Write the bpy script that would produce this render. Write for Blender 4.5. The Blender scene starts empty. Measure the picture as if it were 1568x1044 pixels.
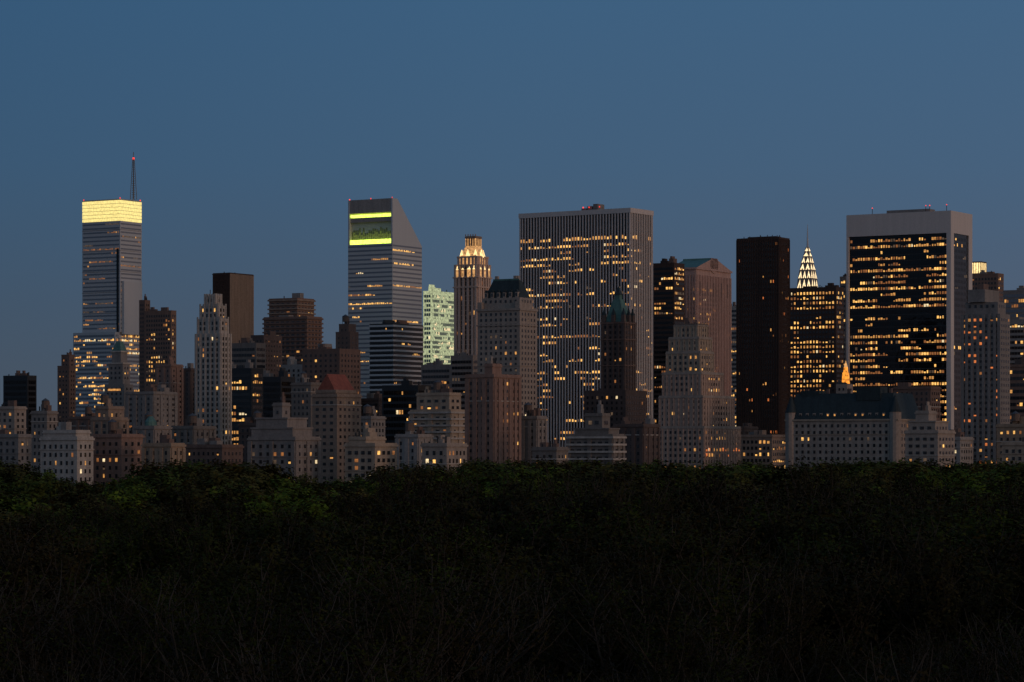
import bpy, math, random
import numpy as np
from mathutils import Vector, Matrix
random.seed(7); RNG=np.random.default_rng(7)
# ---- survey constants: bearings & elevations measured on a 1568 wide frame ----
F=4350.0; HY=690.0; CX=784.0; CAMH=30.0
scene=bpy.context.scene
scene.view_settings.view_transform='Standard'
scene.view_settings.look='None'
scene.view_settings.exposure=0

# ------------------------------------------------------------------ materials
def newmat(name):
    m=bpy.data.materials.new(name); m.use_nodes=True
    nt=m.node_tree; bs=nt.nodes['Principled BSDF']; return m,nt,bs
def wall(name,c,var=0.25,rough=0.85,spec=0.2):
    m,nt,bs=newmat(name); N=nt.nodes; Lk=nt.links
    tc=N.new('ShaderNodeTexCoord')
    mp=N.new('ShaderNodeMapping'); mp.inputs['Scale'].default_value=(0.35,0.35,0.03)
    n1=N.new('ShaderNodeTexNoise'); n1.inputs['Scale'].default_value=1.0; n1.inputs['Detail'].default_value=5
    n2=N.new('ShaderNodeTexNoise'); n2.inputs['Scale'].default_value=0.9; n2.inputs['Detail'].default_value=3
    Lk.new(tc.outputs['Object'],mp.inputs['Vector']); Lk.new(mp.outputs[0],n1.inputs['Vector'])
    Lk.new(tc.outputs['Object'],n2.inputs['Vector'])
    ad=N.new('ShaderNodeMath'); ad.operation='ADD'
    Lk.new(n1.outputs['Fac'],ad.inputs[0]); Lk.new(n2.outputs['Fac'],ad.inputs[1])
    mr=N.new('ShaderNodeMapRange'); mr.inputs['From Min'].default_value=0.65; mr.inputs['From Max'].default_value=1.35
    mr.inputs['To Min'].default_value=1-var; mr.inputs['To Max'].default_value=1+var
    Lk.new(ad.outputs[0],mr.inputs['Value'])
    vm=N.new('ShaderNodeVectorMath'); vm.operation='SCALE'; vm.inputs[0].default_value=c
    Lk.new(mr.outputs[0],vm.inputs['Scale']); Lk.new(vm.outputs[0],bs.inputs['Base Color'])
    bs.inputs['Roughness'].default_value=rough; bs.inputs['Specular IOR Level'].default_value=spec
    return m
def glass(name,c,rough=0.12,spec=0.5):
    m,nt,bs=newmat(name); N=nt.nodes; Lk=nt.links
    tc=N.new('ShaderNodeTexCoord')
    n=N.new('ShaderNodeTexNoise'); n.inputs['Scale'].default_value=0.25; n.inputs['Detail'].default_value=2
    Lk.new(tc.outputs['Object'],n.inputs['Vector'])
    bp=N.new('ShaderNodeBump'); bp.inputs['Strength'].default_value=0.25; bp.inputs['Distance'].default_value=0.4
    Lk.new(n.outputs['Fac'],bp.inputs['Height']); Lk.new(bp.outputs[0],bs.inputs['Normal'])
    bs.inputs['Base Color'].default_value=(*c,1); bs.inputs['Roughness'].default_value=rough
    bs.inputs['Specular IOR Level'].default_value=spec
    return m
def lit(name,c,s,lo=0.45,hi=1.35,sample=False,scale=0.55):
    m,nt,bs=newmat(name); N=nt.nodes; Lk=nt.links
    tc=N.new('ShaderNodeTexCoord')
    n=N.new('ShaderNodeTexNoise'); n.inputs['Scale'].default_value=scale; n.inputs['Detail'].default_value=2
    Lk.new(tc.outputs['Object'],n.inputs['Vector'])
    mr=N.new('ShaderNodeMapRange'); mr.inputs['From Min'].default_value=0.3; mr.inputs['From Max'].default_value=0.7
    mr.inputs['To Min'].default_value=lo*s; mr.inputs['To Max'].default_value=hi*s
    Lk.new(n.outputs['Fac'],mr.inputs['Value']); Lk.new(mr.outputs[0],bs.inputs['Emission Strength'])
    bs.inputs['Emission Color'].default_value=(*c,1)
    bs.inputs['Base Color'].default_value=(0.05,0.05,0.05,1); bs.inputs['Roughness'].default_value=0.4
    if not sample:
        m.cycles.emission_sampling='NONE'
    return m
W={
 'stone':wall('limestone',(0.30,0.235,0.19)),
 'stone2':wall('buff_limestone',(0.34,0.25,0.18)),
 'stone3':wall('sooty_limestone',(0.22,0.18,0.155)),
 'stoneL':wall('pale_limestone',(0.38,0.32,0.27)),
 'white':wall('white_marble',(0.55,0.47,0.42),0.1),
 'grey':wall('grey_brick',(0.21,0.18,0.16)),
 'grey2':wall('drab_brick',(0.17,0.14,0.12)),
 'grey3':wall('light_grey_brick',(0.27,0.235,0.21)),
 'brown':wall('brown_brick',(0.15,0.095,0.075)),
 'brown2':wall('umber_brick',(0.19,0.115,0.085)),
 'brown3':wall('dark_umber_brick',(0.10,0.07,0.06)),
 'tan':wall('tan_brick',(0.25,0.175,0.13)),
 'tan2':wall('ochre_brick',(0.29,0.20,0.135)),
 'tan3':wall('rosy_brick',(0.24,0.145,0.11)),
 'pink':wall('pink_granite',(0.42,0.265,0.215)),
 'dkbrown':wall('dark_bronze',(0.06,0.036,0.028)),
 'black':wall('black_metal',(0.025,0.023,0.023),0.2,0.5,0.4),
 'alu':wall('aluminium_panel',(0.42,0.41,0.40),0.06,0.4,0.5),
 'copper':wall('green_copper',(0.08,0.15,0.125),0.3,0.6),
 'dkcopper':wall('dark_slate_roof',(0.028,0.036,0.036),0.3,0.6),
 'rust':wall('clay_tile',(0.24,0.07,0.045)),
 'wood':wall('tank_timber',(0.13,0.09,0.07)),
 'roof':wall('roof_tar',(0.07,0.07,0.075)),
 'sandy':wall('sandstone',(0.37,0.25,0.19)),
 'sandyL':wall('pale_sandstone',(0.50,0.35,0.27)),
 'teal':wall('teal_spandrel',(0.17,0.25,0.24),.1,.4,.5),
 'crownwall':wall('crown_back_wall',(0.45,0.47,0.40),.1,.6,.3),
}
VAR={'stone':['stone','stone2','stone3','stone'],'grey':['grey','grey2','grey3'],'brown':['brown','brown2','brown3'],'tan':['tan','tan2','tan3']}
G={'glass':glass('window_glass',(0.02,0.02,0.022)),
   'gblue':glass('blue_glass',(0.13,0.14,0.16),0.15,0.8),
   'gteal':glass('teal_glass',(0.10,0.17,0.17),0.15,0.8),
   'gblack':glass('black_glass',(0.006,0.006,0.007),0.08,0.3),
   'gbrown':glass('bronze_glass',(0.03,0.02,0.015),0.15,0.4)}
LT={'g1':lit('lit_window_gold_bright',(1.0,0.52,0.13),1.3),
    'g2':lit('lit_window_gold',(1.0,0.45,0.11),0.66),
    'g3':lit('lit_window_orange',(1.0,0.36,0.09),0.28),
    'w1':lit('lit_window_white',(1.0,0.76,0.42),1.05),
    'o1':lit('lit_window_deep_orange',(1.0,0.26,0.06),0.7),
    'dim':lit('lit_window_dim',(0.9,0.55,0.3),0.10),
    'teal':lit('lit_window_greenish',(0.82,0.90,0.50),0.5),
    'crown':lit('crown_light',(1.0,0.80,0.27),1.05,0.75,1.2),
    'green':lit('crown_green_light',(0.72,0.95,0.10),2.6,0.6,1.3,True),
    'glow':lit('crown_glow_wall',(0.55,0.70,0.08),0.13,0.3,1.6),
    'glow2':lit('crown_glow_wall_faint',(0.50,0.66,0.10),0.05,0.3,1.6),
    'gold':lit('floodlit_gold',(1.0,0.50,0.17),0.6,0.4,1.5),  # glow put into the surface, in place of floodlights shining on it
    'goldhot':lit('hot_gold_glow',(1.0,0.70,0.30),1.5,0.6,1.3),
    'spire':lit('spire_light',(1.0,0.75,0.42),1.5,0.6,1.3),
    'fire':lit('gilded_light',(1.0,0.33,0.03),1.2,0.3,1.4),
    'red':lit('aviation_light',(1.0,0.05,0.03),1.6),
}
ALLM={**W,**G,**LT}
PAL_OFF=[('g1',.32),('g2',.34),('g3',.23),('w1',.05),('dim',.06)]
PAL_APT=[('g1',.20),('g2',.26),('g3',.30),('dim',.19),('w1',.05)]
PAL_ORG=[('o1',.45),('g3',.35),('g2',.2)]
PAL_TEAL=[('teal',.8),('w1',.2)]
PAL_DIM=[('dim',.5),('g3',.35),('g2',.15)]
def pick(p):
    r=random.random()*sum(w for _,w in p)
    for k,w in p:
        r-=w
        if r<=0: return k
    return p[-1][0]

# ------------------------------------------------------------------ building kit
class T: pass
class Bld:
    def __init__(s,name,d,xc,th=31):
        s.name=name; s.d=d; s.th=math.radians(th)
        s.c=math.cos(s.th); s.s=math.sin(s.th)
        s.O=((xc-CX)/F*d,d); s.parts={}
    def loc(s,P):
        dx=P[0]-s.O[0]; dy=P[1]-s.O[1]
        return (dx*s.c-dy*s.s, dx*s.s+dy*s.c)
    def tier(s,x0,xc,x1,yt,yb=None,set=0,M=None):
        d=s.d+set; C=((xc-CX)/F*d,d); t0=(x0-CX)/F; t1=(x1-CX)/F
        L=(C[0]-t0*d)/(s.c+t0*s.s)
        if M is None: M=(t1*d-C[0])/(s.s-t1*s.c)
        M=max(6,min(M,90)); L=max(L,3)
        t=T(); cx,cy=s.loc(C)
        t.x0=cx-L; t.x1=cx; t.y0=cy; t.y1=cy+M; t.d=d; t.L=L; t.M=M; t.C=C
        t.z1=CAMH+(HY-yt)*d/F; t.z0=0 if yb is None else CAMH+(HY-yb)*d/F
        t.z=lambda y:CAMH+(HY-y)*d/F
        t.fx=lambda px:cx-(C[0]-(px-CX)/F*d)/(s.c+(px-CX)/F*s.s)
        t.ry=lambda px:cy+((px-CX)/F*d-C[0])/(s.s-(px-CX)/F*s.c)
        return t
    def poly(s,part,mat,pts,faces):
        P=s.parts.setdefault(part,([],[],[],[]))
        b=len(P[0]); P[0].extend(pts)
        if mat not in P[3]: P[3].append(mat)
        mi=P[3].index(mat)
        for f in faces: P[1].append(tuple(b+i for i in f)); P[2].append(mi)
    def box(s,part,mat,x0,x1,y0,y1,z0,z1):
        s.frus(part,mat,(x0,y0,x1,y1,z0),(x0,y0,x1,y1,z1))
    def frus(s,part,mat,a,b):
        x0,y0,x1,y1,z0=a; X0,Y0,X1,Y1,z1=b
        p=[(x0,y0,z0),(x1,y0,z0),(x1,y1,z0),(x0,y1,z0),(X0,Y0,z1),(X1,Y0,z1),(X1,Y1,z1),(X0,Y1,z1)]
        s.poly(part,mat,p,[(3,2,1,0),(4,5,6,7),(0,1,5,4),(1,2,6,5),(2,3,7,6),(3,0,4,7)])
    def cyl(s,part,mat,cx,cy,r,z0,z1,r1=None,n=10):
        if r1 is None: r1=r
        p=[]
        for k in range(n): a=2*math.pi*k/n; p.append((cx+r*math.cos(a),cy+r*math.sin(a),z0))
        for k in range(n): a=2*math.pi*k/n; p.append((cx+r1*math.cos(a),cy+r1*math.sin(a),z1))
        f=[(k,(k+1)%n,n+(k+1)%n,n+k) for k in range(n)]+[tuple(range(n-1,-1,-1)),tuple(range(n,2*n))]
        s.poly(part,mat,p,f)
    def tbox(s,part,mat,t): s.box(part,mat,t.x0,t.x1,t.y0,t.y1,t.z0,t.z1)
    def band(s,t,z,h,out,mat,part='cornice'):
        s.box(part,mat,t.x0-out,t.x1+out,t.y0-out,t.y1+out,z,z+h)
    def face(s,t,k):
        return {'F':((t.x0,t.y0),(1,0),(0,-1),t.L),'R':((t.x1,t.y0),(0,1),(1,0),t.M),
                'B':((t.x1,t.y1),(-1,0),(0,1),t.L),'L':((t.x0,t.y1),(0,-1),(-1,0),t.M)}[k]
    def wins(s,t,z0=None,z1=None,faces='FRBL',bay=3.4,fl=3.3,ww=.42,wh=.5,lit=.1,run=.2,gl='glass',pal=PAL_APT,
             m=1.0,top=1.5,ff=1.0,unlit=True,off=.12,litR=None,full=0.0,cap=.40):
        if z1 is None: z1=t.z1
        if z0 is None: z0=t.z0
        for k in faces:
            (ox,oy),(ax,ay),(nx,ny),Wd=s.face(t,k)
            n=max(1,round((Wd-2*m)/bay)); bw=(Wd-2*m)/n; nf=int((z1-z0-top)/fl)
            lp=lit if (litR is None or k!='R') else litR
            grp={}
            ph=random.random()*6
            for f in range(nf):
                zc=z1-top-fl*(f+.5)
                if zc<5: break
                fac=1.0 if ff==0 else random.choice([.15,.5,.8,1,1.3,2.0,2.6]) if ff>=1 else 1+ff*(random.random()*2-1)
                if random.random()<full: fac=6
                stt=False;mk=None
                for i in range(n):
                    p=lp*fac*(0.45+1.1*(0.5+0.5*math.sin(i*0.23+ph+f*0.11)))
                    if i==0 or random.random()>run or mk is None:
                        stt=random.random()<p; mk=pick(pal)
                    mt=mk if stt else gl
                    if stt and random.random()<.35: mt=pick(pal)
                    if not stt and not unlit: continue
                    h=fl*wh*.5; w=bw*ww*.5
                    if stt: w=min(w,bw*cap)*random.choice([1,1,.85,.6])
                    if stt and random.random()<.4: hz=h*random.uniform(.35,.9)
                    else: hz=h
                    c=m+bw*(i+.5)
                    def P(a,z): return (ox+ax*a+nx*off,oy+ay*a+ny*off,z)
                    grp.setdefault(mt,[]).append((P(c-w,zc-h),P(c+w,zc-h),P(c+w,zc-h+2*hz),P(c-w,zc-h+2*hz)))
                    if hz<h and unlit: grp.setdefault(gl,[]).append((P(c-w,zc-h+2*hz),P(c+w,zc-h+2*hz),P(c+w,zc+h),P(c-w,zc+h)))
            for mt,qs in grp.items():
                pp=[q for qd in qs for q in qd]
                s.poly('windows',mt,pp,[(4*i,4*i+1,4*i+2,4*i+3) for i in range(len(qs))])
    def piers(s,t,mat,n,w,out,z0=None,z1=None,faces='FRBL',part='piers'):
        if z0 is None:z0=t.z0
        if z1 is None:z1=t.z1
        for k in faces:
            (ox,oy),(ax,ay),(nx,ny),Wd=s.face(t,k)
            nn=n if k in 'FB' else max(2,round(n*Wd/t.L))
            for i in range(nn+1):
                a=i*Wd/nn; a=min(max(a,w/2),Wd-w/2)
                xs=[ox+ax*(a-w/2),ox+ax*(a+w/2),ox+ax*(a-w/2)+nx*out,ox+ax*(a+w/2)+nx*out]
                ys=[oy+ay*(a-w/2),oy+ay*(a+w/2),oy+ay*(a-w/2)+ny*out,oy+ay*(a+w/2)+ny*out]
                s.box(part,mat,min(xs),max(xs),min(ys),max(ys),z0,z1)
    def ribbons(s,t,mat,fl,h,out,z0=None,z1=None,part='spandrels'):
        if z0 is None:z0=t.z0
        if z1 is None:z1=t.z1
        z=z1-h
        while z>z0: s.box(part,mat,t.x0-out,t.x1+out,t.y0-out,t.y1+out,z,z+h); z-=fl
    def tank(s,x,y,z,r=2.0):
        for dx in(-1,1):
            for dy in(-1,1): s.box('water_tank','black',x+dx*r*.6-.12,x+dx*r*.6+.12,y+dy*r*.6-.12,y+dy*r*.6+.12,z,z+2.6)
        s.cyl('water_tank','wood',x,y,r,z+2.6,z+6.2); s.cyl('water_tank','roof',x,y,r*1.08,z+6.2,z+7.6,.1)
    def clutter(s,t,mat,n=2,tank=0,hmax=5):
        s.box('parapet',mat,t.x0-.05,t.x1+.05,t.y0-.05,t.y0+.4,t.z1,t.z1+1.1)
        s.box('parapet',mat,t.x1-.4,t.x1+.05,t.y0+.41,t.y1,t.z1,t.z1+1.1)
        s.box('parapet',mat,t.x0-.05,t.x0+.4,t.y0+.41,t.y1,t.z1,t.z1+1.1)
        for i in range(n):
            w=random.uniform(.12,.3)*t.L; dd=random.uniform(.2,.4)*t.M
            x=random.uniform(t.x0+1,t.x1-w-1); y=random.uniform(t.y0+1.5,t.y1-dd-1)
            hh=random.uniform(2.2,hmax)+i*.13; mm=random.choice([mat,'grey','brown'])
            s.box('rooftop_bulkhead',mm,x,x+w,y,y+dd,t.z1,t.z1+hh)
            if random.random()<.5: s.box('rooftop_bulkhead',mm,x+w*.2,x+w*.6,y+.3,y+dd-.4,t.z1+hh,t.z1+hh+1.8)
        for i in range(n+1):
            x=random.uniform(t.x0+1,t.x1-2); y=random.uniform(t.y0+1,t.y1-2)
            s.box('rooftop_vents','black',x,x+.5,y,y+.5,t.z1,t.z1+random.uniform(1.8,4.2))
        for i in range(tank):
            s.tank(random.uniform(t.x0+3,t.x1-3),random.uniform(t.y0+3,max(t.y0+3.5,t.y0+t.M*.5)),t.z1,random.uniform(1.7,2.4))
    def done(s):
        e=bpy.data.objects.new(s.name,None); e.location=(s.O[0],s.O[1],0); e.rotation_euler=(0,0,-s.th)
        e.empty_display_size=10; scene.collection.objects.link(e)
        for pn,(v,f,mi,ms) in s.parts.items():
            me=bpy.data.meshes.new(pn); me.from_pydata(v,[],f)
            for m in ms: me.materials.append(ALLM[m])
            me.polygons.foreach_set('material_index',mi); me.update()
            o=bpy.data.objects.new(pn,me); o.parent=e; scene.collection.objects.link(o)
        return e

ST={
 'apt':dict(bay=3.3,fl=3.3,ww=.38,wh=.48,run=.15,pal=PAL_APT),
 'apt2':dict(bay=4.2,fl=3.2,ww=.50,wh=.48,run=.15,pal=PAL_APT),
 'off':dict(bay=2.2,fl=3.9,ww=.94,wh=.50,run=.6,pal=PAL_OFF),
 'glz':dict(bay=1.9,fl=3.9,ww=.86,wh=.62,run=.55,pal=PAL_OFF),
 'pun':dict(bay=2.6,fl=3.7,ww=.55,wh=.52,run=.4,pal=PAL_OFF),
}
def generic(name,x0,xc,x1,yt,d,wl,st='apt',lit=.1,up=(),tank=0,n=2,corn=True,gl='glass',th=31,**kw):
    wl=random.choice(VAR.get(wl,[wl]))
    b=Bld(name,d,xc,th); t=b.tier(x0,xc,x1,yt); b.tbox('walls',wl,t)
    p=dict(ST[st])
    if st.startswith('apt'):
        p['bay']*=random.uniform(.8,1.2); p['ww']*=random.uniform(.85,1.25); p['wh']*=random.uniform(.85,1.15); p['fl']*=random.uniform(.95,1.06)
        lit*=1.35
    p.update(kw)
    b.wins(t,lit=lit,gl=gl,**p)
    if corn:
        b.band(t,t.z1-.5,.9,.45,wl)
        if st.startswith('apt'):
            b.band(t,t.z1-p['fl']*random.choice([1,2,3])-1.2,.45,.3,'stoneL' if random.random()<.4 else wl)
            if t.z1>60: b.band(t,t.z1*.6,.5,.3,wl)
            if random.random()<.5:
                k=random.choice([2,3]); b.piers(t,wl,k,random.uniform(1.6,2.6),.5,z1=t.z1-1,part='bay_strips')
    prev=t; st_=0
    for (a,c,e,y) in up:
        st_+=2.5
        u=b.tier(a,c,e,y,set=st_); u.z0=prev.z1; b.tbox('walls',wl,u)
        b.wins(u,lit=lit,gl=gl,**p)
        if corn: b.band(u,u.z1-.4,.7,.35,wl)
        prev=u
    b.clutter(prev,wl,n,tank)
    if up: b.clutter(t,wl,0,0)
    return b,t,prev

# ================================================================== FAR TOWERS
b=Bld('glass_skyscraper_with_lit_crown',2650,183)
lo=b.tier(112,176,222,508); b.tbox('walls','alu',lo)
b.wins(lo,bay=2.2,fl=3.9,ww=.95,wh=.5,lit=.34,run=.6,gl='gblue',pal=PAL_OFF,full=.10)
t=b.tier(126,184,217,304,508,set=4); tc=t.z(338)
b.box('walls','alu',t.x0,t.x1,t.y0,t.y1,lo.z1,tc)
b.wins(t,z0=lo.z1,z1=tc,bay=2.4,fl=3.9,ww=.98,wh=.36,lit=.18,run=.85,gl='gblue',pal=PAL_DIM,top=.5,litR=.14)
for i in range(int((tc-lo.z1)/3.9)):
    if i%5==2: b.box('floor_lines','grey',t.x0-.2,t.x1+.2,t.y0-.2,t.y1+.2,tc-i*3.9-.3,tc-i*3.9)
b.box('crown_core','alu',t.x0+.6,t.x1-.6,t.y0+.6,t.y1-.6,tc,t.z1-1)
nb=6; hh=(t.z1-tc-1)/nb
for i in range(nb):
    b.box('crown_lights','crown',t.x0,t.x1,t.y0,t.y1,tc+i*hh+.3,tc+(i+1)*hh-.2)
b.box('crown_cap','alu',t.x0-.1,t.x1+.1,t.y0-.1,t.y1+.1,t.z1-.8,t.z1)
b.box('facade_slot','gblack',t.x1-4.2,t.x1-1.6,t.y0-.25,t.y0,lo.z1,t.z(380))
b.box('shoulder','alu',t.x1,t.x1+3,t.y0+2,t.y1-3,lo.z1-2,t.z(430))
mx=t.fx(190); my=t.y0+14; mz=t.z(241)
for i in range(18):
    f=i/18; r=1.6*(1-f)+.5; z=t.z1+(mz-t.z1)*f; z2=t.z1+(mz-t.z1)*(i+1)/18
    for dx in(-1,1):
        for dy in(-1,1): b.box('mast','grey',mx+dx*r-.22,mx+dx*r+.22,my+dy*r-.22,my+dy*r+.22,z,z2)
    b.box('mast','grey',mx-r,mx+r,my-.15,my+.15,z,z+.5)
b.cyl('mast','grey',mx,my,.35,mz,mz+6); b.cyl('mast_light','red',mx,my,.9,mz-1,mz+.8)
for cx_,cy_ in((t.x0+1,t.y0+1),(t.x1-1,t.y0+1),(t.x1-1,t.y1-1)): b.cyl('roof_lights','red',cx_,cy_,.5,t.z1,t.z1+1.2)
b.done()

b=Bld('slanted_roof_skyscraper',2500,601)
t=b.tier(533,601,646,303); zb=t.z(372); M=t.M
b.box('walls','alu',t.x0,t.x1,t.y0,t.y1,0,zb)
b.wins(t,z1=zb,bay=2.0,fl=3.9,ww=1.0,wh=.38,lit=.12,run=.85,gl='gblue',pal=PAL_OFF,m=.3,top=0,full=.04,litR=.08)
y0=t.y0+4; fl_=t.y0+8
b.poly('slanted_crown','alu',[(t.x0,y0,zb),(t.x1,y0,zb),(t.x1,t.y1,zb),(t.x0,t.y1,zb),
   (t.x0,y0,t.z1),(t.x1,y0,t.z1),(t.x1,fl_,t.z1),(t.x0,fl_,t.z1)],
   [(0,1,5,4),(1,2,6,5),(2,3,7,6),(3,0,4,7),(4,5,6,7)])
b.box('crown_frame','alu',t.x0,t.x0+1.6,t.y0,y0,zb,t.z1); b.box('crown_frame','alu',t.x1-1.6,t.x1,t.y0,y0,zb,t.z1)
b.box('crown_frame','grey3',t.x0+1.6,t.x1-1.6,t.y0+.3,y0,t.z(324),t.z1)
b.box('crown_frame','grey3',t.x0+1.6,t.x1-1.6,t.y0+1.2,y0,t.z(338),t.z(331))
b.box('crown_back_wall','crownwall',t.x0+1.7,t.x1-1.7,y0-.4,y0-.05,t.z(364),t.z(338))
b.box('crown_light_strip','green',t.x0+2,t.x1-2,t.y0+1.5,y0-.3,t.z(330),t.z(326))
b.box('crown_light_strip','green',t.x0+2,t.x1-2,t.y0+.6,t.y0+2.2,zb+.3,t.z(365))
for i in range(22):   # emissive slats of varied height imitating strip light on the back wall
    a=t.x0+2.2+i*(t.L-4.6)/21; zz=t.z(random.uniform(352,359))
    b.box('glowing_louvres','glow',a-.8,a+.8,y0-.55,y0-.42,t.z(365),zz)
    b.box('glowing_louvres','glow2',a-.8,a+.8,y0-.55,y0-.42,zz,zz+random.uniform(2,5))
for cx_,cy_ in((t.x0+1,t.y0+1),(t.x1-1,t.y0+1),(t.x1/2+t.x0/2,t.y0+1)): b.cyl('roof_lights','red',cx_,cy_,.45,t.z1,t.z1+1.1)
b.done()

b,t,p=generic('brown_slab_tower',326,352,388,419,2500,'dkbrown','pun',.0,gl='gbrown',bay=1.6,ww=.5,n=1)
b.piers(t,'tan',16,.8,.5,faces='R'); b.piers(t,'dkbrown',16,.6,.4,faces='F'); b.done()
b,t,p=generic('brown_apartment_tower',412,455,481,458,2100,'brown','apt2',.04,up=[],n=2,gl='glass')
b.ribbons(t,'tan',3.2,1.0,.9); b.done()
b,t,p=generic('brown_apartment_tower',404,470,493,486,2050,'brown','apt2',.05,n=1); b.ribbons(t,'brown',3.2,1.1,.8); b.done()
for spec in [
 ('brown_office_building',213,222,230,461,2450,'brown','pun',.05),
 ('brown_office_building',222,262,270,477,2300,'brown','pun',.14),
 ('dark_office_building',5,42,56,577,1900,'black','glz',.02,dict(gl='gblack')),
 ('stepped_apartment_building',88,106,116,562,2000,'brown','apt',.08,dict(up=[(94,106,113,545)])),
 ('grey_office_building',352,392,407,527,1950,'grey','off',.08),
 ('brown_apartment_building',384,404,432,515,2000,'brown','apt',.02,dict(n=1)),
 ('dark_office_building',330,385,403,566,1750,'black','off',.40),
 ('dark_office_building',386,430,452,579,1800,'black','glz',.05,dict(gl='gblack')),
 ('grey_apartment_building',430,470,494,560,1950,'grey','apt',.08),
 ('brown_apartment_building',463,520,552,536,1850,'brown','apt',.06,dict(n=3)),
 ('turreted_apartment_building',514,536,549,510,1900,'brown','apt',.05,dict(up=[(519,534,545,498)],tank=1)),
 ('dark_office_building',566,602,648,497,2250,'black','off',.04,dict(gl='gblack')),
 ('dark_office_building',585,640,660,592,1700,'black','glz',.07,dict(gl='gblack')),
 ('teal_glass_office_tower',648,661,699,447,2400,'teal','glz',.15,dict(gl='gteal',litR=.50,pal=PAL_TEAL,ff=.3)),
 ('grey_office_building',645,690,700,560,1950,'grey','off',.10),
 ('stone_office_building',690,724,732,546,1900,'stone','off',.12),
 ('dark_office_tower',1000,1032,1048,404,2250,'dkbrown','off',.30,dict(gl='gblack')),
 ('dark_office_building',1208,1280,1292,441,2150,'dkbrown','pun',.46),
 ('office_building',1286,1296,1302,425,2300,'grey','off',.25),
 ('brown_office_building',1486,1528,1537,420,2300,'brown','pun',.05),
 ('glass_office_building',1536,1590,1620,445,2200,'grey','glz',.14,dict(gl='gblue')),
 ('ribbon_office_building',1538,1610,1650,490,2000,'grey','off',.20),
 ('grey_office_building',1117,1130,1136,470,2500,'grey','off',.4),
 ]:
    kw=spec[9] if len(spec)>9 else {}
    b,t,p=generic(*spec[:9],corn=False,**kw)
    if spec[1]==566: b.ribbons(t,'alu',3.9,1.5,.3)
    b.done()

b=Bld('office_building_with_lit_top',2600,1502); t=b.tier(1480,1502,1510,400); b.tbox('walls','brown',t)
b.wins(t,bay=3,fl=4,ww=.9,wh=.5,lit=.1)
b.box('lit_penthouse','goldhot',t.x0-.3,t.x1+.3,t.y0-.3,t.y1+.3,t.z(418),t.z(402)); b.piers(t,'brown',6,.5,.5,z0=t.z(418)); b.done()

# art deco chrome spire
b=Bld('spired_art_deco_skyscraper',3800,1238)
t=b.tier(1221,1240,1252,441); b.tbox('walls','grey',t); b.wins(t,lit=.2)
cx_=(t.x0+t.x1)/2; cy_=(t.y0+t.y1)/2
ys=[441,426,413,402,392,384,377]; rs=[x*.86 for x in (12.5,11.2,9.4,7.4,5.4,3.5,1.9)]
for i in range(6):
    z0=t.z(ys[i]); z1=t.z(ys[i+1])
    b.frus('crown','grey',(cx_-rs[i],cy_-rs[i],cx_+rs[i],cy_+rs[i],z0),(cx_-rs[i+1]*1.03,cy_-rs[i+1]*1.03,cx_+rs[i+1]*1.03,cy_+rs[i+1]*1.03,z1))
    nn=[3,3,2,2,1,1][i]
    for k in range(nn):
        for face in range(2):
            w=2*rs[i]/nn; a=-rs[i]+w*(k+.5); q=w*.40; r0=rs[i]+.3; r1=rs[i+1]+.5
            for sg in(-1,1):
                A=(a+sg*q,z0+.8); Bp=(a*.88,z1-.8); Cc=(a+sg*q*.35,z0+.8); Dd=(a*.88,z1-6)
                def PP_(u_,zz,rr_):
                    return (cx_+u_,cy_-rr_,zz) if face==0 else (cx_+rr_,cy_+u_,zz)
                b.poly('triangular_lights','spire',[PP_(A[0],A[1],r0),PP_(Bp[0],Bp[1],r1),PP_(Dd[0],Dd[1],(r0+r1)/2+.3),PP_(Cc[0],Cc[1],r0)],[(0,1,2,3)])
b.cyl('needle','alu',cx_,cy_,1.5,t.z(378),t.z(342),.25,8); b.cyl('needle_light','red',cx_,cy_,1.6,t.z(382),t.z(379)); b.done()

# floodlit crown tower
b=Bld('floodlit_crown_tower',2200,733)
t=b.tier(697,731,750,404); b.tbox('walls','sandy',t)
b.wins(t,bay=3.4,fl=3.8,ww=.5,wh=.8,lit=.10,run=.2,pal=PAL_APT)
b.piers(t,'sandyL',5,2.0,1.2)
for yy in (440,425): b.band(t,t.z(yy),1,1.5,'sandyL')
for i in range(4):
    a=t.x0+(i+.5)*t.L/4
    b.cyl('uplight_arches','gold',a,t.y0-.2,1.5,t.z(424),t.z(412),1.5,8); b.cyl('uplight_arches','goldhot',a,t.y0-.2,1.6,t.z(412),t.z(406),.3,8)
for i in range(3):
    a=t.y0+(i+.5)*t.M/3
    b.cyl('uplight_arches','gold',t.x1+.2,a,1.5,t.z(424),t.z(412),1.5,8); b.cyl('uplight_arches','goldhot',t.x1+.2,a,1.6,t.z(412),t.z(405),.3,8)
u=b.tier(701,730,747,393,404,set=2); b.tbox('crown','gold',u)  # crown faces emit by themselves, standing in for uplighting on the stone
cxx=(u.x0+u.x1)/2; cyy=(u.y0+u.y1)/2
b.piers(u,'sandyL',5,1.8,.4,part='crown_piers'); b.band(u,u.z1-.5,1.3,.6,'sandyL')
v=b.tier(713,728,737,361,378,set=7)
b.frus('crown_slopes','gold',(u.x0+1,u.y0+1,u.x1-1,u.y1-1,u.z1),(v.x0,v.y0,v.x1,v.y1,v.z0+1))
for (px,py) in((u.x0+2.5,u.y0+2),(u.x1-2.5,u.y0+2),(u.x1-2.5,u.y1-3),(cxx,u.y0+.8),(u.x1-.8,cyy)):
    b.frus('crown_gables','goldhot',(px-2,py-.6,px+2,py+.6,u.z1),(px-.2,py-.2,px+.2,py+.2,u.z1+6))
b.tbox('cap','tan',v); b.piers(v,'gold',4,.5,.3,z1=v.z1-2,part='cap_lights'); b.band(v,v.z1-1.5,1.2,.5,'tan')
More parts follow.
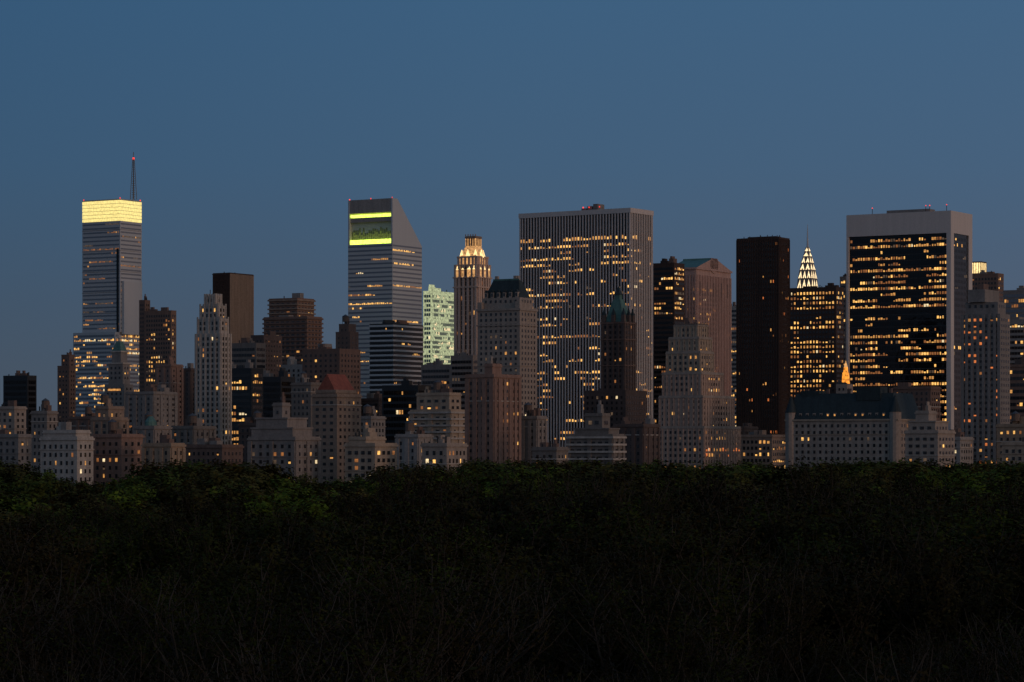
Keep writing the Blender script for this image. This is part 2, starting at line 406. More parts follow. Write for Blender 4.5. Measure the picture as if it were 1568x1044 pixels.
for k in range(5): b.box('finials','sandy',v.x0+k*v.L/4-.3,v.x0+k*v.L/4+.3,v.y0-.3,v.y0+.3,v.z1,v.z1+1.5)
b.done()

# broken pediment granite tower
b=Bld('broken_pediment_granite_tower',2300,1066)
t=b.tier(1024,1066,1119,409); b.tbox('walls','pink',t)
b.wins(t,z1=t.z(436),bay=2.8,fl=3.9,ww=.5,wh=.5,lit=.10,run=.4,pal=PAL_OFF,litR=.13)
b.piers(t,'pink',9,1.3,.7,z1=t.z(420))
for k in range(5):
    a=t.y0+(k+.5)*t.M/5; b.box('tall_openings','gblack',t.x1+.02,t.x1+.3,a-1.6,a+1.6,t.z(452),t.z(430))
zr=t.z(391); ym=(t.y0+t.y1)/2; rr=t.M*.105
prof=[(t.y0,t.z1+.01)]
ze=t.z1; slope=(zr-ze)/(ym-t.y0)
yn=ym-rr*.75; prof.append((yn,ze+slope*(yn-t.y0)))
zc_=ze+slope*(yn-t.y0)-rr*.6
for k in range(11):
    a=math.radians(140+ (400-140)*k/10); prof.append((ym+rr*1.15*math.cos(a),zc_+rr*1.15*math.sin(a)))
yn=ym+rr*.75; prof.append((yn,ze+slope*(t.y1-yn))); prof.append((t.y1,t.z1+.01))
n=len(prof)
pts=[(t.x1+.6,y,z) for y,z in prof]+[(t.x0,y,z) for y,z in prof]
b.poly('pediment','pink',pts,[tuple(range(n)),tuple(range(2*n-1,n-1,-1))])
b.poly('roof','copper',pts,[(i,i+n,(i+1)%n+n,(i+1)%n) for i in range(n)])
b.band(t,t.z1-1.5,1.4,1.0,'pink'); b.done()

# slender dark slab
b,t,p=generic('dark_bronze_slab_tower',1128,1193,1209,365,1950,'dkbrown','pun',.045,n=0,gl='gbrown',pal=PAL_ORG,bay=2.0,ff=.4,corn=False)
b.piers(t,'dkbrown',18,.5,.4)
for i in range(14):
    b.cyl('roof_antennas','black',t.x0+2+i*t.L/15,t.y0+2+random.random()*6,.25,t.z1,t.z1+random.uniform(1,3.5))
b.box('rooftop_plant','dkbrown',t.x0+6,t.x1-5,t.y0+5,t.y1-3,t.z1,t.z1+2.2); b.done()

# ================================================================== WHITE MARBLE PIER TOWER
b=Bld('white_marble_office_tower',1750,965,33)
t=b.tier(796,965,999,318); b.tbox('walls','gblack',t)
nb=38
b.wins(t,z1=t.z(352),bay=t.L/nb,fl=3.75,ww=.85,wh=.55,lit=.34,run=.45,gl='gblack',pal=PAL_OFF,m=0,top=3,off=.08,litR=.14,full=.05,cap=.45)
b.piers(t,'white',nb,.80,.42,z1=t.z1-3)
b.ribbons(t,'dkbrown',3.75,1.0,.15,z1=t.z(356))
b.box('top_band','white',t.x0-.6,t.x1+.6,t.y0-.6,t.y1+.6,t.z1-3,t.z1)
b.wins(t,z0=t.z(367),z1=t.z(358),bay=t.L/nb,fl=3.0,ww=.6,wh=.7,lit=.95,run=0,pal=[('g1',.5),('g2',.5)],m=0,top=0,off=.2,unlit=False,ff=0,litR=.5)
for k in range(3): b.box('rooftop_plant','grey',t.fx(880+k*9),t.fx(887+k*9),t.y0+8,t.y0+16,t.z1,t.z1+2+1.2*(k%3))
for k in (884,893,909): b.cyl('roof_lights','red',t.fx(k),t.y0+7,.35,t.z1+2,t.z1+2.8)
b.done()

# ================================================================== TRAVERTINE FRAMED BLACK TOWER
b=Bld('black_glass_tower_with_white_frame',1800,1456)
t=b.tier(1296,1456,1489,322)
b.box('glass_core','gblack',t.x0+1.6,t.x1-3,t.y0+1.6,t.y1-1,0,t.z1-2)
b.box('frame','white',t.x0,t.x0+1.6,t.y0,t.y1,0,t.z(356)) 
b.box('frame','white',t.x1-3,t.x1,t.y0,t.y0+5.2,0,t.z(356))
b.box('frame','white',t.x1-3,t.x1,t.y1-6,t.y1,0,t.z(356))
b.box('side_glazing','gblack',t.x1-3,t.x1-.8,t.y0+5.2,t.y1-6,0,t.z(356))
b.box('frame','white',t.x0,t.x1,t.y0,t.y1,t.z(356),t.z1)
q=T(); q.__dict__.update(t.__dict__); q.x0=t.x0+1.6;q.x1=t.x1-3;q.y0=t.y0+1.6;q.L=q.x1-q.x0
b.wins(q,z0=0,z1=t.z(358),faces='F',bay=1.75,fl=3.85,ww=.9,wh=.45,lit=.36,run=.62,gl='gblack',pal=[('g1',.30),('g2',.34),('g3',.30),('w1',.02),('dim',.06)],m=.3,top=.4,full=.05,cap=.41)
b.ribbons(q,'black',3.85,.5,.2,z1=t.z(358))
q2=T(); q2.__dict__.update(t.__dict__); q2.x1=t.x1-.8; q2.y0=t.y0+5.2; q2.M=t.M-11.2
b.wins(q2,z0=0,z1=t.z(358),faces='R',bay=2.5,fl=3.85,ww=.8,wh=.5,lit=.05,gl='gblack',top=.4)
b.box('rooftop_plant','grey',t.fx(1350),t.fx(1415),t.y0+8,t.y0+18,t.z1,t.z1+2.5)
for k in (1330,1412,1418,1444): b.cyl('rooftop_masts','black',t.fx(k),t.y0+6,.2,t.z1,t.z1+4); b.cyl('roof_lights','red',t.fx(k),t.y0+6,.3,t.z1+4,t.z1+4.6)
b.done()

b=Bld('gilded_pinnacle_building',1740,1296); t=b.tier(1280,1297,1306,588); b.tbox('walls','stone',t); b.wins(t,lit=.25)
mx=t.fx(1292); my=t.y0+3.0
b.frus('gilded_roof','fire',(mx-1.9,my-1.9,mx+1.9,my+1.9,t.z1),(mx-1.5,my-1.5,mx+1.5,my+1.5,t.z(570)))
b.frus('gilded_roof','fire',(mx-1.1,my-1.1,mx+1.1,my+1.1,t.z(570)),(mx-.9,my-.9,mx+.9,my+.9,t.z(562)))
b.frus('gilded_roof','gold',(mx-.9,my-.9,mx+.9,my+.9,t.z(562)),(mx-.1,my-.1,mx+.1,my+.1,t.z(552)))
b.frus('dark_roof','dkcopper',(t.x0,t.y0,t.x1,t.y1,t.z1),(t.x0+2,t.y0+2,t.x1-2,t.y1-2,t.z1+2)); b.done()

# ================================================================== MID-DISTANCE STONE TOWERS
b=Bld('copper_spired_apartment_tower',1900,190)
t=b.tier(160,190,204,588); b.tbox('walls','grey',t); b.wins(t,lit=.08)
u=b.tier(166,188,199,556,588,set=2); b.tbox('walls','grey',u); b.wins(u,lit=.05); b.band(u,u.z1-.5,1,.4,'stoneL')
b.box('lit_loggia','g2',t.x0+3,t.x1-3,t.y0-.3,t.y0-.1,t.z(598),t.z(595))
v=b.tier(171,185,195,538,556,set=4); b.tbox('lantern','grey',v); b.band(v,v.z1-.5,1,.5,'stoneL')
m_=((v.x0+v.x1)/2,(v.y0+v.y1)/2)
b.frus('spire_roof','copper',(v.x0,v.y0,v.x1,v.y1,v.z1),(m_[0]-1.5,m_[1]-1.5,m_[0]+1.5,m_[1]+1.5,v.z(522)))
b.cyl('finial','stoneL',m_[0],m_[1],.9,v.z(522),v.z(517)); b.cyl('finial','stoneL',m_[0],m_[1],1.6,v.z(517),v.z(513),1.2)
b.cyl('finial','stoneL',m_[0],m_[1],.3,v.z(513),v.z(506),.1); b.done()

b=Bld('art_deco_stone_tower',1650,338)
t=b.tier(299,338,354,510); b.tbox('walls','stoneL',t)
PP=dict(bay=3.0,fl=3.2,ww=.42,wh=.6,run=.1,pal=PAL_APT)
b.wins(t,lit=.11,**PP); b.piers(t,'stoneL',5,1.1,.5)
for i,(a,c,e,y0_,y1_) in enumerate([(302,337,350,488,510),(306,334,346,468,488),(313,330,337,453,468)]):
    u=b.tier(a,c,e,y0_,y1_,set=2*(i+1)); b.tbox('setbacks','stoneL',u); b.wins(u,lit=.08,top=.8,**PP); b.piers(u,'stoneL',4,.9,.4,z1=u.z1+1.4)
    b.band(u,u.z1-.4,.7,.2,'stoneL')
b.cyl('rooftop_mast','black',u.x0+2,u.y0+3,.2,u.z1,u.z1+4); b.done()

b=Bld('mansard_roof_hotel_tower',1600,796)
t=b.tier(731,796,822,472); b.tbox('walls','stone',t)
PH=dict(bay=3.1,fl=3.15,ww=.38,wh=.52,run=.1,pal=PAL_APT)
b.wins(t,lit=.045,litR=.04,**PH); b.band(t,t.z1-1,1.2,.6,'stone'); b.band(t,t.z(498),.7,.4,'stone'); b.band(t,t.z(560),.5,.3,'stone')
u=b.tier(738,796,816,455,472,set=2.5); b.tbox('upper_storeys','stone',u); b.wins(u,lit=.05,top=.5,**PH)
r=b.tier(744,795,808,428,455,set=4)
b.frus('mansard_roof','dkcopper',(u.x0+1,u.y0+1,u.x1-1,u.y1-1,u.z1),(r.x0+3,r.y0+3,r.x1-2,r.y1-3,r.z1))
b.box('roof_cresting','copper',r.x0+3,r.x1-2,r.y0+3,r.y0+3.3,r.z1,r.z1+.9)
for i in range(6):
    a=u.x0+2.5+i*(u.L-5)/5; b.box('dormers','stone',a-.9,a+.9,u.y0+.3,u.y0+3,u.z1,u.z1+3.2)
    b.frus('dormers','dkcopper',(a-1.1,u.y0+.2,a+1.1,u.y0+4,u.z1+3.2),(a-.1,u.y0+.2,a+.1,u.y0+4,u.z1+4.6))
    b.box('dormer_glass','glass',a-.5,a+.5,u.y0+.2,u.y0+.3,u.z1+.8,u.z1+2.6)
for a,c in ((r.x0+5,r.y0+4),(r.x1-4,r.y0+5),(r.x1-5,r.y1-5)): b.box('chimneys','stone',a-.9,a+.9,c-.9,c+.9,r.z1-3,r.z1+2.6)
for px in (t.x0+1.5,t.x1-1.5): b.box('corner_turrets','stone',px-1.5,px+1.5,t.y0-.2,t.y0+2.8,t.z1,t.z1+4)
b.done()

b=Bld('steep_copper_roof_hotel_tower',1640,955)
t=b.tier(894,958,990,600); b.tbox('walls','brown3',t); b.wins(t,lit=.05,**PH); b.clutter(t,'brown3',2)
u=b.tier(921,956,973,492,600,set=2); b.tbox('shaft','brown3',u); b.wins(u,lit=.03,**PH)
for yy in (495,520,560): b.band(u,u.z(yy),.7,.5,'brown')
b.piers(u,'brown3',4,1.0,.4)
cx_=(u.x0+u.x1)/2; cy_=(u.y0+u.y1)/2
b.frus('steep_roof','copper',(u.x0+1.5,u.y0+1.5,u.x1-1.5,u.y1-1.5,u.z1),(cx_-2.3,cy_-2.3,cx_+2.3,cy_+2.3,u.z(457)))
b.box('lantern','copper',cx_-1.6,cx_+1.6,cy_-1.6,cy_+1.6,u.z(457),u.z(450)); b.frus('lantern','dkcopper',(cx_-2,cy_-2,cx_+2,cy_+2,u.z(450)),(cx_-.1,cy_-.1,cx_+.1,cy_+.1,u.z(437)))
for a,c in((u.x0+1.2,u.y0+1.2),(u.x1-1.2,u.y0+1.2),(u.x1-1.2,u.y1-1.2),(cx_,u.y0+.8),(u.x1-.8,cy_)):
    b.box('pinnacles','brown3',a-1,a+1,c-1,c+1,u.z1,u.z1+4); b.frus('pinnacles','dkcopper',(a-1,c-1,a+1,c+1,u.z1+4),(a-.1,c-.1,a+.1,c+.1,u.z1+8))
b.done()

b=Bld('stepped_limestone_apartment_tower',1560,1072)
PS=dict(bay=3.2,fl=3.2,ww=.4,wh=.5,run=.1,pal=PAL_APT)
for i,(a,c,e,y0_,y1_,s_) in enumerate([(1006,1078,1134,655,None,0),(1009,1076,1124,608,655,1.5),(1014,1074,1108,572,608,3),(1020,1072,1093,540,572,5),(1024,1070,1090,518,540,7),(1032,1068,1084,498,518,9)]):
    u=b.tier(a,c,e,y0_,y1_,set=s_); b.tbox('setbacks','sandy' if i<3 else 'stone2',u)
    b.wins(u,lit=.26 if i<5 else .05,top=.8,litR=.18,**PS); b.band(u,u.z1-.4,.7,.3,'stone'); b.clutter(u,'stone',0)
    b.piers(u,'stone2' if i>2 else 'sandy',6 if i>2 else 9,.7,.3)
b.wins(b.tier(1006,1078,1134,684,706),z0=24,faces='R',bay=3.2,fl=3.0,ww=.5,wh=.6,lit=.8,run=.3,pal=[('g2',.4),('o1',.6)],off=.4,unlit=False,ff=0,top=0)
b.clutter(u,'stone',1); b.done()

b=Bld('apartment_tower_with_light_column',1480,1532)
t=b.tier(1472,1532,1546,480); b.tbox('walls','grey',t)
b.piers(t,'grey',7,1.6,.6,faces='FB')
b.wins(t,bay=t.L/7,fl=3.1,ww=.5,wh=.45,lit=.34,run=0,pal=PAL_ORG,m=0,gl='glass',ff=.3,litR=.05)
u=b.tier(1478,1528,1540,462,480,set=3); b.tbox('penthouse','grey',u); b.wins(u,lit=.1,top=.5)
v=b.tier(1482,1508,1530,446,462,set=5); b.tbox('penthouse','grey',v); b.clutter(v,'grey',1); b.done()

b=Bld('chateau_roof_hotel',1500,1372)
t=b.tier(1204,1374,1412,642); b.tbox('walls','stone',t)
b.wins(t,bay=3.4,fl=3.5,ww=.38,wh=.48,lit=.12,run=.1,pal=PAL_APT)
b.band(t,t.z1-.6,.9,.7,'stone2'); b.band(t,t.z1-8,.4,.4,'stone2')
zt=t.z(601)
b.frus('mansard_roof','dkcopper',(t.x0,t.y0,t.x1,t.y1,t.z1+.3),(t.x0+4,t.y0+4,t.x1-4,t.y1-4,zt))
for i in range(15):
    a=t.x0+4+i*(t.L-8)/14
    b.box('dormers','stone',a-.8,a+.8,t.y0+.6,t.y0+3.4,t.z1+.3,t.z1+3.6)
    b.poly('dormer_windows','g2' if random.random()<.15 else 'glass',[(a-.45,t.y0+.5,t.z1+1.2),(a+.45,t.y0+.5,t.z1+1.2),(a+.45,t.y0+.5,t.z1+3),(a-.45,t.y0+.5,t.z1+3)],[(0,1,2,3)])
    if i%3==1: b.box('chimneys','brown',a+1.2,a+2.6,t.y0+5,t.y0+6.5,zt-5,zt+2.5)
for (px,py) in((t.x0+2,t.y0+2),(t.x1-2,t.y0+2)):
    b.cyl('corner_turrets','stone',px,py,3.2,0,t.z1+4,n=12); b.cyl('corner_turrets','dkcopper',px,py,3.4,t.z1+4,t.z1+13,.3,12)
b.box('central_gable','dkcopper',t.fx(1308),t.fx(1345),t.y0+2.5,t.y0+12,zt-4,zt+3.2)
b.box('central_gable','dkcopper',t.fx(1222),t.fx(1250),t.y0+3.5,t.y0+12,zt-4,zt+1.6); b.done()

# ================================================================== PARK-SIDE APARTMENT ROW & FILL
rows=[
 ('stone_apartment_building',-40,22,40,625,1500,'stone','apt',.06,dict(tank=1)),
 ('stone_apartment_building',-60,28,48,668,1250,'grey','apt',.06,dict(tank=1)),
 ('grey_apartment_building',48,72,88,632,1450,'stone','apt',.04,dict(tank=1)),
 ('white_apartment_building',62,118,143,672,1200,'stoneL','apt',.08,dict(up=[(66,116,138,662)])),
 ('brown_apartment_building',140,168,196,642,1350,'tan','apt',.07,dict(up=[(146,166,190,625)],tank=1)),
 ('tan_apartment_building',142,186,219,668,1220,'tan','apt',.10,dict(tank=1)),
 ('grey_apartment_building',104,150,170,640,1600,'brown','apt',.06,dict(tank=1)),
 ('grey_apartment_building',193,235,271,602,1600,'grey','apt2',.07,dict(n=2)),
 ('slab_apartment_building',240,262,280,560,1800,'tan','apt',.02,dict()),
 ('brown_apartment_building',270,292,306,566,1850,'brown','apt',.05,dict()),
 ('domed_apartment_building',205,236,262,655,1330,'stone','apt',.06,dict(tank=1)),
 ('stone_apartment_building',218,262,283,682,1200,'tan','apt',.10,dict(n=2)),
 ('stone_apartment_building',262,296,330,655,1450,'grey','apt',.05,dict(n=2,tank=1)),
 ('brick_apartment_building',284,340,372,684,1300,'brown','apt',.05,dict(n=3)),
 ('stepped_stone_apartment_building',380,452,490,672,1230,'stone','apt',.07,dict(up=[(385,448,478,655),(392,440,470,640),(418,432,442,620)])),
 ('brown_apartment_building',366,400,420,650,1500,'brown','apt',.10,dict(n=2,tank=1)),
 ('grey_apartment_building',446,476,498,588,1600,'grey','apt',.05,dict(tank=1)),
 ('red_roofed_apartment_building',478,516,553,606,1350,'tan','apt',.07,dict(n=0,up=[(484,514,545,600)])),
 ('stone_apartment_building',528,574,608,682,1220,'stone','apt2',.08,dict(n=2,up=[(534,560,590,672)])),
 ('grey_apartment_building',540,568,590,640,1500,'grey','apt',.10,dict(tank=1)),
 ('white_balcony_apartment_building',628,690,716,630,1400,'stone','apt2',.07,dict(up=[(638,688,706,604)],tank=1)),
 ('grey_apartment_building',606,640,662,668,1300,'grey','apt',.10,dict(tank=1)),
 ('stone_apartment_building',646,684,715,682,1210,'stone','apt',.12,dict(n=2)),
 ('tan_slab_apartment_building',713,756,797,576,1300,'tan','apt',.05,dict(up=[(742,754,768,560)],n=1)),
 ('stone_apartment_building',790,822,837,640,1330,'stone','apt2',.03,dict(tank=1)),
 ('low_stone_building',815,852,870,688,1230,'grey','apt',.08,dict()),
 ('white_banded_apartment_building',868,938,956,668,1260,'grey','apt2',.05,dict(up=[(880,932,948,656),(896,922,934,636)])),
 ('brown_apartment_building',940,985,1010,652,1400,'brown','apt',.06,dict(n=2)),
 ('brown_apartment_building',1128,1182,1204,668,1700,'tan','pun',.50,dict(n=2)),
 ('stone_apartment_building',1368,1425,1440,594,1650,'brown','apt',.03,dict(n=1)),
 ('stepped_stone_apartment_building',1386,1436,1462,662,1330,'stone','apt2',.08,dict(up=[(1392,1432,1452,645),(1402,1422,1434,632)])),
 ('stone_apartment_building',1430,1470,1490,672,1400,'grey','apt',.05,dict(n=2)),
 ('brown_apartment_building',1526,1580,1610,652,1400,'tan','apt',.15,dict(tank=1)),
 ('grey_apartment_building',1534,1600,1630,680,1250,'stone','apt',.08,dict(n=2)),
 ('grey_office_building',1538,1600,1640,560,1700,'brown','off',.15,dict()),
 ('stone_apartment_building',-50,-5,14,640,1800,'brown','apt',.1,dict()),
 ('brown_apartment_building',548,580,600,612,1900,'brown','off',.12,dict()),
 ('stone_apartment_building',610,634,650,655,1800,'grey','off',.2,dict()),
 ('brown_office_building',1096,1140,1160,655,1900,'brown','pun',.2,dict()),
 ('stone_office_building',1440,1480,1500,600,2100,'grey','off',.1,dict()),
 ('brown_apartment_building',40,75,100,640,2000,'brown','apt',.05,dict()),
 ('brown_apartment_building',350,380,400,640,1900,'brown','off',.25,dict()),
]
for r_ in rows:
    b,t,p=generic(*r_[:9],**(r_[9]))
    if r_[0]=='red_roofed_apartment_building':
        x0,x1,y0,y1=p.x0,p.x1,p.y0,p.y1
        b.poly('tiled_roof','rust',[(x0,y0,p.z1),(x1,y0,p.z1),(x1,y1,p.z1),(x0,y1,p.z1),((x0+x1)/2,y0+1,p.z(572)),((x0+x1)/2,y1-1,p.z(572))],[(0,1,4),(1,2,5,4),(2,3,5),(3,0,4,5)])
    if r_[0]=='domed_apartment_building':
        b.cyl('dome','copper',p.x1-6,p.y0+5,3,p.z1,p.z1+3,2.7); b.cyl('dome','copper',p.x1-6,p.y0+5,2.7,p.z1+3,p.z1+5.5,1.0)
    if 'banded' in r_[0] or 'balcony' in r_[0]: b.ribbons(t,'stoneL',3.2,.9,.8)
    b.done()

# ================================================================== GROUND, ROAD
def sheet(name,x0,x1,y0,y1,z,mat):
    me=bpy.data.meshes.new(name); me.from_pydata([(x0,y0,z),(x1,y0,z),(x1,y1,z),(x0,y1,z)],[],[(0,1,2,3)])
    me.materials.append(mat); o=bpy.data.objects.new(name,me); scene.collection.objects.link(o); return o
gm=wall('earth_and_grass',(0.03,0.035,0.02),0.4); sheet('ground',-20000,20000,-3000,30000,0,gm)
asp=wall('asphalt',(0.05,0.05,0.052),0.2); sheet('avenue_road',-900,900,1165,1181,.004,asp)
bb=Bld('pavement',1000,784,0)
for (a,c) in ((1160,1165),(1181,1187)):
    bb.box('paving','stone',-900,900,a-1000,c-1000,0,.14)
for i in range(180): bb.box('lane_markings','white',-900+i*10,-897+i*10,172.9,173.1,.008,.012)
bb.done()

# ================================================================== TREES
def leafmat(name,c):
    m,nt,bs=newmat(name); N=nt.nodes; Lk=nt.links
    oi=N.new('ShaderNodeObjectInfo'); tc=N.new('ShaderNodeTexCoord')
    n=N.new('ShaderNodeTexNoise'); n.inputs['Scale'].default_value=.45; n.inputs['Detail'].default_value=3
    Lk.new(tc.outputs['Object'],n.inputs['Vector'])
    mr=N.new('ShaderNodeMapRange'); mr.inputs['From Min'].default_value=.3; mr.inputs['From Max'].default_value=.7; mr.inputs['To Min'].default_value=.5; mr.inputs['To Max'].default_value=1.5
    Lk.new(n.outputs['Fac'],mr.inputs['Value'])
    cr=N.new('ShaderNodeValToRGB'); e=cr.color_ramp.elements
    e[0].position=0; e[0].color=(c[0]*.55,c[1]*.5,c[2]*.7,1); e[1].position=1; e[1].color=(c[0]*1.4,c[1]*1.7,c[2]*.8,1)
    x=cr.color_ramp.elements.new(.35); x.color=(c[0]*1.15,c[1]*.85,c[2]*1.0,1)
    x=cr.color_ramp.elements.new(.7); x.color=(c[0]*.8,c[1]*.95,c[2]*.8,1)
    Lk.new(oi.outputs['Random'],cr.inputs['Fac'])
    vm=N.new('ShaderNodeVectorMath'); vm.operation='SCALE'; Lk.new(cr.outputs['Color'],vm.inputs[0]); Lk.new(mr.outputs[0],vm.inputs['Scale'])
    Lk.new(vm.outputs[0],bs.inputs['Base Color']); bs.inputs['Roughness'].default_value=.9; bs.inputs['Specular IOR Level'].default_value=.03
    return m
LEAFN=leafmat('dimmed_sparse_foliage',(0.016,0.0145,0.005)); LEAFM=leafmat('dimmed_budding_foliage',(0.025,0.025,0.007)); LEAFF=leafmat('spring_foliage',(0.052,0.056,0.013)); BARK=wall('bark',(0.045,0.036,0.028),.3,.95,.05)  # nearer trees get darker leaf colour, giving the foreground its dimness
def make_tree(name,seed,H,nl,ls,leaf,gap=.12,jit=.30,dirw=1.0):
    rnd=random.Random(seed); rg=np.random.default_rng(seed)
    V=[];Fc=[]; tips=[]; cent=[]
    def tube(p,q,r0,r1):
        d=(q-p).normalized(); a=d.orthogonal().normalized(); c=d.cross(a); b0=len(V)
        for pt,r in((p,r0),(q,r1)):
            for k in range(4):
                an=k*math.pi/2; V.append(tuple(pt+a*(r*math.cos(an))+c*(r*math.sin(an))))
        for k in range(4): Fc.append((b0+k,b0+(k+1)%4,b0+4+(k+1)%4,b0+4+k))
    def grow(p,d,L,r,lv,cid):
        q=p
        if lv==2: cent.append(p+d*(L*.4)); cid=len(cent)-1
        for i in range(3):
            d=(d+Vector((rnd.gauss(0,.12),rnd.gauss(0,.12),rnd.gauss(.08,.06)))).normalized()
            n=q+d*(L/3); tube(q,n,r*(1-.22*i),r*(1-.22*(i+1)))
            if lv>=2: tips.append((q,n,cid))
            if lv<3:
                for k in range(rnd.choice([1,2])):
                    side=Vector((rnd.gauss(0,1),rnd.gauss(0,1),rnd.gauss(.25,.3))).normalized()
                    grow(n,(d*.85+side*.6).normalized(),L*rnd.uniform(.5,.72),r*.5*(1-.15*i),lv+1,cid)
            q=n
        if lv<3:
            grow(q,(d+Vector((rnd.gauss(0,.25),rnd.gauss(0,.25),.25))).normalized(),L*.66,r*.42,lv+1,cid)
    th=H*.26
    tube(Vector((0,0,-.5)),Vector((0,0,th)),.028*H*.8,.02*H)
    for k in range(6):
        a=k*math.pi/3+rnd.uniform(-.4,.4); o=rnd.uniform(.35,.75) if k<5 else .1
        grow(Vector((0,0,th*rnd.uniform(.75,1.05))),Vector((math.cos(a)*o,math.sin(a)*o,1)).normalized(),H*.30,.012*H,1,0)
    nw=len(Fc)
    P=np.array([tuple(x[0]) for x in tips]); Q=np.array([tuple(x[1]) for x in tips]); ci=np.array([x[2] for x in tips]); CE=np.array([tuple(x) for x in cent])
    idx=rg.integers(0,len(tips),nl); tt=rg.random((nl,1))
    dens=rg.random(len(tips)); keep=dens[idx]>gap; idx=idx[keep]; tt=tt[keep]; m=len(idx)
    C=P[idx]*(1-tt)+Q[idx]*tt+rg.normal(0,jit,(m,3))
    lc=CE[ci[idx]]; nrm=(C-lc); nrm/=np.linalg.norm(nrm,axis=1,keepdims=True)+1e-6
    crn=C-np.array([0,0,H*.55]); crn/=np.linalg.norm(crn,axis=1,keepdims=True)+1e-6
    nrm=(nrm*.7+crn*.6)*dirw+rg.normal(0,.4,(m,3)); nrm/=np.linalg.norm(nrm,axis=1,keepdims=True)
    a=np.cross(nrm,rg.normal(size=(m,3))); a/=np.linalg.norm(a,axis=1,keepdims=True)
    c=np.cross(nrm,a)
    s=ls*rg.uniform(.6,1.4,(m,1))
    quad=np.stack([C-a*s,C-c*s*.6,C+a*s,C+c*s*.6],axis=1).reshape(-1,3)
    zmax=C[:,2].max(); sc=H/zmax
    base=len(V); allv=np.concatenate([np.array(V),quad])*sc
    faces=Fc+[tuple(x) for x in (np.arange(m*4).reshape(-1,4)+base).tolist()]
    me=bpy.data.meshes.new(name); me.from_pydata(allv.tolist(),[],faces)
    me.materials.append(BARK); me.materials.append(leaf)
    me.polygons.foreach_set('material_index',[0]*nw+[1]*m); me.update()
    return me
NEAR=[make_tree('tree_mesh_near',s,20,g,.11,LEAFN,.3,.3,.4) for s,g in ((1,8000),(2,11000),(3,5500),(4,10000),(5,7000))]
MID=[make_tree('tree_mesh_mid',s,20,8500,.16,LEAFM,.28,.28,.6) for s in (21,22,23,24)]
FAR=[make_tree('tree_mesh_far',s,20,6500,.32,LEAFF,.15,.4) for s in (11,12,13,14)]
canopy=bpy.data.objects.new('park_tree_canopy',None); scene.collection.objects.link(canopy)
cnt=0
def vnoise(x,y): return math.sin(x*.021+1.3)*math.cos(y*.017+.4)+.6*math.sin(x*.05-y*.043)+.4*math.sin(x*.013+y*.009+2)
def bump(x,a,b,s=25): return 1/(1+math.exp(-(x-a)/s))*1/(1+math.exp((x-b)/s))
d=105.0
while d<1150:
    step=10.0+d*.0085
    half=d*.205+25
    x=-half+random.random()*step
    while x<half:
        px=784+x/d*F
        yy=d+random.uniform(-.5,.5)*step; xx=x+random.uniform(-.45,.45)*step
        h=18.0+2.4*vnoise(xx,yy)+random.gauss(0,2.4)
        w=math.exp(-((d-430)/120)**2)*bump(px,640,3000,30); h+=w*(25.2-h)+w*random.gauss(0,1.6)
        if d>700:
            w=bump(px,-300,50,12)+bump(px,240,400,20)+bump(px,600,3000,20); h+=w*random.uniform(2,8)
            h=min(h,27.3 if w>.5 else 23.3)
        h=max(12,min(h,28.8 if w>.3 else 25))
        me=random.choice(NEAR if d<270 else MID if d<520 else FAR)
        o=bpy.data.objects.new('tree_instance',me); o.location=(xx,yy,0)
        sc=h/20; ws=sc*random.uniform(1.05,1.5)
        o.scale=(ws,ws,sc); o.rotation_euler=(0,0,random.random()*6.28); o.parent=canopy
        scene.collection.objects.link(o); cnt+=1
        x+=step
    d+=step*.9
print('trees',cnt)
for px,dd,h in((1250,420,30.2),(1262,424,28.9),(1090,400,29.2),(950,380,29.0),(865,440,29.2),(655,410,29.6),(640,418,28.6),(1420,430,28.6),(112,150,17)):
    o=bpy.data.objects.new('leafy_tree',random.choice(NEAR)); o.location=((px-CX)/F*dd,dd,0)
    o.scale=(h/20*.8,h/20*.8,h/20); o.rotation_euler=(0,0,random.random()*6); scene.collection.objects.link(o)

# ================================================================== SKY, SUN, CAMERA
w=bpy.data.worlds.new('World'); scene.world=w; w.use_nodes=True
nt=w.node_tree; N=nt.nodes; Lk=nt.links; bg=N['Background']
sk=N.new('ShaderNodeTexSky'); sk.sky_type='NISHITA'; sk.sun_disc=False
sk.sun_elevation=math.radians(9); sk.sun_rotation=math.radians(125); sk.ozone_density=4.0; sk.dust_density=.3
tc=N.new('ShaderNodeTexCoord'); sp=N.new('ShaderNodeSeparateXYZ'); Lk.new(tc.outputs['Generated'],sp.inputs[0])
cr=N.new('ShaderNodeValToRGB'); e=cr.color_ramp.elements
e[0].position=0.0; e[0].color=(0.070,0.084,0.122,1)
e[1].position=1.0; e[1].color=(0.035,0.10,0.22,1)
for p_,c_ in ((.05,(0.058,0.087,0.145,1)),(.10,(0.048,0.099,0.180,1)),(.16,(0.042,0.104,0.198,1))):
    x=cr.color_ramp.elements.new(p_); x.color=c_
Lk.new(sp.outputs['Z'],cr.inputs['Fac'])
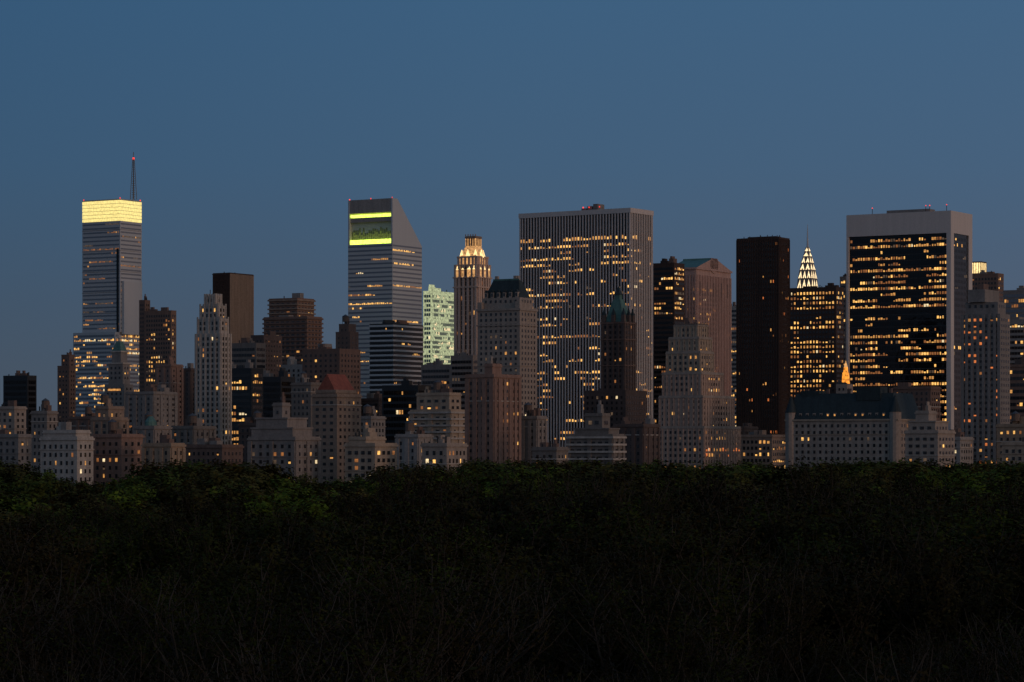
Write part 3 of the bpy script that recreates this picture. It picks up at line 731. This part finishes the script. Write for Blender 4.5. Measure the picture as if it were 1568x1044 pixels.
dt=N.new('ShaderNodeVectorMath'); dt.operation='DOT_PRODUCT'; dt.inputs[1].default_value=(.8,-.6,0); Lk.new(tc.outputs['Generated'],dt.inputs[0])
ar=N.new('ShaderNodeValToRGB'); e=ar.color_ramp.elements
mp=N.new('ShaderNodeMapRange'); mp.inputs['From Min'].default_value=-1; mp.inputs['From Max'].default_value=1; Lk.new(dt.outputs['Value'],mp.inputs['Value'])
Lk.new(mp.outputs[0],ar.inputs['Fac'])
e[0].position=.10; e[0].color=(.25,.31,.34,1); e[1].position=1; e[1].color=(3.4,1.35,.72,1)
for p_,c_ in ((.20,(.42,.43,.43,1)),(.32,(.55,.50,.48,1)),(.5,(.9,.62,.52,1)),(.75,(1.7,.88,.6,1))):
    x=ar.color_ramp.elements.new(p_); x.color=c_
ml=N.new('ShaderNodeVectorMath'); ml.operation='MULTIPLY'; Lk.new(cr.outputs['Color'],ml.inputs[0]); Lk.new(ar.outputs['Color'],ml.inputs[1])
s1=N.new('ShaderNodeVectorMath'); s1.operation='SCALE'; s1.inputs['Scale'].default_value=2.2; Lk.new(ml.outputs[0],s1.inputs[0])
s2=N.new('ShaderNodeVectorMath'); s2.operation='SCALE'; s2.inputs['Scale'].default_value=.006; Lk.new(sk.outputs[0],s2.inputs[0])
ad=N.new('ShaderNodeVectorMath'); ad.operation='ADD'; Lk.new(s1.outputs[0],ad.inputs[0]); Lk.new(s2.outputs[0],ad.inputs[1])
Lk.new(ad.outputs[0],bg.inputs['Color']); bg.inputs['Strength'].default_value=1.0
su=bpy.data.lights.new('sun','SUN'); su.energy=.42; su.angle=math.radians(14); su.color=(1.0,.66,.50)
so=bpy.data.objects.new('sun',su); scene.collection.objects.link(so)
dirn=Vector((.80,-.66,.14)); so.rotation_euler=dirn.to_track_quat('Z','Y').to_euler()
cam=bpy.data.cameras.new('camera'); co=bpy.data.objects.new('camera',cam); scene.collection.objects.link(co)
co.location=(0,0,CAMH); co.rotation_euler=(math.radians(90),0,0)
cam.sensor_width=36; cam.lens=36*F/1568; cam.shift_y=(HY-522)/1568; cam.clip_start=1; cam.clip_end=60000
scene.camera=co
